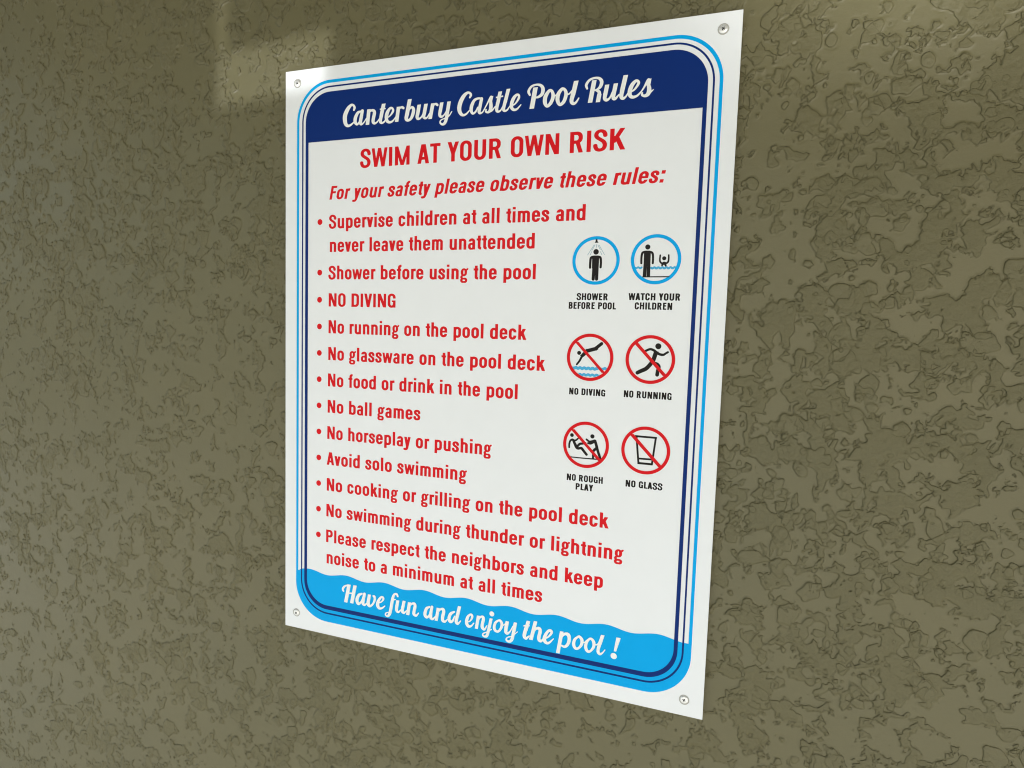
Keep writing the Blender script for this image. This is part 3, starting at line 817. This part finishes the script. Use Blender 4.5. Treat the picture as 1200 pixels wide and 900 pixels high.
pictogram(343.2, 201.6, M_CYAN,
    figure=[[('r', '-0.05,-7.80,4.90 0.01,-7.74,4.90'), ('r', '-4.98,6.33,2.09 -4.99,1.82,2.10 -4.56,-2.22,2.26 -2.53,-3.23,2.33 0.14,-3.31,2.29 2.80,-3.17,2.26 4.32,-2.11,2.16 4.78,1.91,2.07 4.67,6.05,2.07'), ('b', '-0.21,-3.03,6.38 -0.14,7.06,6.11'), ('r', '-1.37,5.90,3.06 -1.70,16.60,2.93'), ('r', '1.41,5.91,3.05 1.45,16.60,2.91'), ('b', '-0.06,-19.28,1.54 0.03,-17.22,1.71'), ('b', '0.02,-17.39,1.52 0.08,-15.84,3.73')]],
    spray=[('r', '-2.08,-13.99,0.52 -7.66,-5.14,0.53'), ('r', '2.35,-13.90,0.50 7.71,-5.23,0.49'), ('r', '-1.20,-13.97,0.44 -3.96,-9.13,0.44'), ('r', '1.35,-13.92,0.41 3.71,-9.58,0.41'), ('r', '-4.09,-7.98,0.44 -5.28,-5.11,0.44'), ('r', '3.96,-7.86,0.42 5.37,-4.97,0.42'), ('r', '0.09,-14.23,0.43 0.19,-11.82,0.43')],
    captions=[('SHOWER', 326.9, 355.6, 237.2), ('BEFORE POOL', 319.6, 363.3, 245.3)],
    label='blue ringed pictogram of a person under a shower')
pictogram(396.5, 201.1, M_CYAN,
    figure=[[('r', '-7.41,-10.80,4.36 -7.36,-10.74,4.36'), ('r', '-12.37,3.20,1.85 -12.46,-1.18,1.85 -11.93,-5.39,2.02 -10.01,-6.42,2.13 -7.32,-6.49,2.22 -4.69,-6.34,2.05 -2.96,-5.09,1.91 -2.38,-1.07,1.82 -2.39,3.29,1.83'), ('b', '-7.47,-6.16,5.90 -7.36,4.48,5.77'), ('b', '-8.85,3.91,3.03 -9.11,15.04,3.04'), ('b', '-5.88,3.93,3.01 -5.74,15.04,3.02'), ('r', '7.20,-0.84,3.43 7.26,-0.79,3.43'), ('r', '3.71,-3.50,1.43 3.56,0.12,1.42 4.06,2.46,1.51 5.77,3.59,1.67 7.41,3.38,2.61 9.07,3.50,1.72 10.65,2.30,1.58 11.07,-0.36,1.42 10.91,-3.57,1.41'), ('b', '7.11,2.93,3.60 7.21,4.88,3.99'), ('r', '5.97,4.31,1.83 5.69,5.42,1.44'), ('r', '8.39,4.33,1.77 8.78,5.45,1.73'), ('b', '-10.96,15.20,0.98 12.38,15.08,0.97')]],
    water=[[zig(-17.6, -11.9, 7.2, 0.45, 3.52, 1.7), zig(-3.5, 17.6, 7.4, 0.45, 3.46, 1.9)]],
    captions=[('WATCH YOUR', 374.2, 419.0, 236.8), ('CHILDREN', 380.1, 412.6, 244.9)],
    label='blue ringed pictogram of an adult watching a child in water')
pictogram(341.4, 289.3, M_RED,
    figure=[[('r', '-10.25,-3.74,3.62 -10.19,-3.69,3.62'), ('r', '-12.02,6.91,1.78 -9.49,3.44,1.92 -7.75,-0.10,2.19 -6.46,-1.88,3.13 -4.49,-3.97,3.40'), ('b', '-7.31,-0.98,3.27 -3.37,-5.34,3.40'), ('b', '-3.67,-5.44,3.51 -1.95,-6.37,3.51'), ('b', '-3.10,-5.75,3.50 5.83,-8.38,3.34'), ('b', '4.70,-7.59,3.37 6.66,-9.26,3.36'), ('r', '5.24,-8.64,3.10 10.37,-12.92,2.95')]],
    slash=[[('b', '-13.15,-14.02,2.59 13.23,13.58,2.56')]],
    water=[[zig(-15.5, 7.5, 10.2, 0.45, 3.93, 2.7), zig(11.8, 15.5, 9.8, 0.45, 3.81, 2.4), zig(-9.3, 9.2, 16.2, 0.45, 3.91, 2.3)]],
    captions=[('NO DIVING', 323.1, 357.0, 324.4)],
    label='red struck-out pictogram of a person diving')
pictogram(395.8, 289.0, M_RED,
    figure=[[('r', '6.58,-12.11,5.18 6.64,-12.06,5.18'), ('r', '-5.87,-6.34,2.01 -3.12,-8.16,2.01 -0.07,-9.25,2.14 2.78,-8.39,2.25 5.10,-6.77,2.37 8.26,-5.01,2.25 11.34,-4.74,2.13 13.22,-5.95,1.85 15.10,-7.16,1.85'), ('b', '5.08,-7.34,3.95 2.42,1.62,3.69'), ('r', '2.39,1.05,3.58 0.29,4.29,3.59 -3.20,8.19,3.61 -6.80,10.09,3.49 -10.59,12.13,3.37'), ('r', '3.04,2.74,2.93 6.46,4.01,3.18 7.97,6.23,3.14 7.17,9.41,3.14 6.79,13.14,3.28')]],
    slash=[[('b', '-13.56,-14.96,2.93 13.65,13.93,2.89')]],
    captions=[('NO RUNNING', 373.9, 416.0, 323.8)],
    label='red struck-out pictogram of a person running')
pictogram(340.9, 370.5, M_RED,
    figure=[[('r', '-13.54,-8.11,3.46 -13.48,-8.05,3.46'), ('r', '-15.71,3.57,1.78 -15.73,0.23,1.76 -14.79,-2.72,1.86 -12.97,-3.91,2.00 -11.31,-3.14,2.02 -9.29,-3.66,1.58 -7.45,-5.54,1.44'), ('r', '-12.01,-3.25,2.35 -10.49,-0.23,2.63 -8.75,2.76,2.91 -7.25,3.94,2.43 -4.08,3.48,2.44 -2.28,5.31,2.48 1.04,8.99,2.34'), ('r', '-8.18,2.42,2.23 -5.68,-0.38,2.23 -2.54,-1.06,1.98 -0.27,-2.00,1.30'), ('r', '5.87,-8.50,3.86 5.93,-8.45,3.86'), ('r', '0.46,-5.20,1.77 3.11,-3.44,1.88 5.66,-3.84,1.97 8.19,-4.74,2.09'), ('r', '2.03,-1.81,1.66 4.33,-1.56,1.85 6.57,-2.61,1.69 8.21,-4.17,1.68'), ('r', '8.49,-4.48,2.56 9.77,-0.91,2.69 11.09,3.50,2.56 14.09,11.43,2.29'), ('r', '9.91,2.47,2.59 7.46,4.97,2.35 7.31,8.39,2.13 7.29,11.81,2.13'), ('b', '-14.19,12.64,1.00 -1.98,12.72,1.08 13.46,12.46,1.15')]],
    slash=[[('b', '-13.18,-13.74,2.76 13.97,13.88,2.72')]],
    captions=[('NO ROUGH', 323.9, 358.2, 405.4), ('PLAY', 332.8, 349.4, 413.6)],
    label='red struck-out pictogram of one person pushing another')
pictogram(395.6, 370.7, M_RED,
    figure=[[('b', '-9.78,-12.28,1.79 9.53,-12.19,1.77'), ('b', '-8.66,-12.97,1.76 -5.61,12.78,1.76'), ('b', '8.66,-12.81,1.71 6.19,12.48,1.72'), ('b', '-6.57,12.00,1.94 6.84,11.94,1.92'), ('b', '-6.36,7.84,1.66 6.81,7.61,1.64')]],
    slash=[[('b', '-13.33,-14.04,3.06 14.20,14.17,3.02')]],
    captions=[('NO GLASS', 379.2, 411.9, 405.4)],
    label='red struck-out pictogram of a drinking glass')
# ------------------------------------------------------------------ screws through the sheet's corners
def screw_parts():
    """pan head with a cross recess: ring of faces between the cross outline and the rim, then the dome"""
    arm, hw, depth = 1.45, 0.42, 1.0           # mm
    cross = [(hw, hw), (hw, arm), (-hw, arm), (-hw, hw), (-arm, hw), (-arm, -hw), (-hw, -hw), (-hw, -arm), (hw, -arm), (hw, -hw), (arm, -hw), (arm, hw)]
    n = 48
    prof = [(2.1, 1.25), (2.9, 1.05), (3.4, 0.72), (3.62, 0.30), (3.65, 0.0)]
    bm = bmesh.new()
    top = [bm.verts.new((x, -1.3, y)) for x, y in cross]
    rings = []
    for r, h in prof:
        rings.append([bm.verts.new((r * math.cos(2 * math.pi * k / n), -h, r * math.sin(2 * math.pi * k / n))) for k in range(n)])
    es = []
    for i in range(12): es.append(bm.edges.new((top[i], top[(i + 1) % 12])))
    for k in range(n): es.append(bm.edges.new((rings[0][k], rings[0][(k + 1) % n])))
    bmesh.ops.triangle_fill(bm, edges=es, use_beauty=True)
    # keep the cross itself open
    for f in list(bm.faces):
        c = f.calc_center_median()
        if (abs(c.x) < hw - 1e-4 and abs(c.z) < arm) or (abs(c.z) < hw - 1e-4 and abs(c.x) < arm): bm.faces.remove(f)
    for a, b in zip(rings, rings[1:]):
        for k in range(n): bm.faces.new((a[k], a[(k + 1) % n], b[(k + 1) % n], b[k]))
    bmesh.ops.scale(bm, vec=(.001, .001, .001), verts=bm.verts)
    bmesh.ops.recalc_face_normals(bm, faces=bm.faces)
    head = bpy.data.meshes.new('screw_head'); bm.to_mesh(head); bm.free()
    for p in head.polygons: p.use_smooth = len(p.vertices) == 4
    head.materials.append(M_STEEL)
    v, f = [], []
    for x, y in cross: v.append((x / 1000, -.0013, y / 1000))
    for x, y in cross: v.append((x * .55 / 1000, -.0013 + depth / 1000, y * .55 / 1000))
    for i in range(12): f.append((i, (i + 1) % 12, 12 + (i + 1) % 12, 12 + i))
    f.append(tuple(range(12, 24)))
    rec = mesh('cross_recess', v, f); rec.materials.append(M_RECESS)
    v, f = [], []
    cp = [(3.55, 0.0), (3.6, .34), (3.85, .46), (4.3, .42), (4.55, .22), (4.6, 0.0)]
    for r, h in cp:
        for k in range(n): v.append((r * math.cos(2 * math.pi * k / n) / 1000, -h / 1000, r * math.sin(2 * math.pi * k / n) / 1000))
    for a in range(len(cp) - 1):
        for k in range(n): f.append((a * n + k, a * n + (k + 1) % n, (a + 1) * n + (k + 1) % n, (a + 1) * n + k))
    col = mesh('head_ring', v, f); col.materials.append(M_RING)
    for p in col.polygons: p.use_smooth = True
    return head, rec, col

head_me, rec_me, col_me = screw_parts()
for x, y, tilt, turn in ((15.6, 13.5, 6, 20), (442.4, 13.7, -3, 35), (15.6, 591.8, 5, 50), (440.6, 594.4, -4, 28)):
    px, py, pz = P3(x, y, 0)
    h = link('screw', head_me, None, sign)
    h.location = (px, py, pz)
    h.rotation_euler = (math.radians(tilt * .5), math.radians(turn), math.radians(tilt))
    for nm, me in (('cross_recess', rec_me), ('head_ring', col_me)):
        o = link(nm, me, None, h)
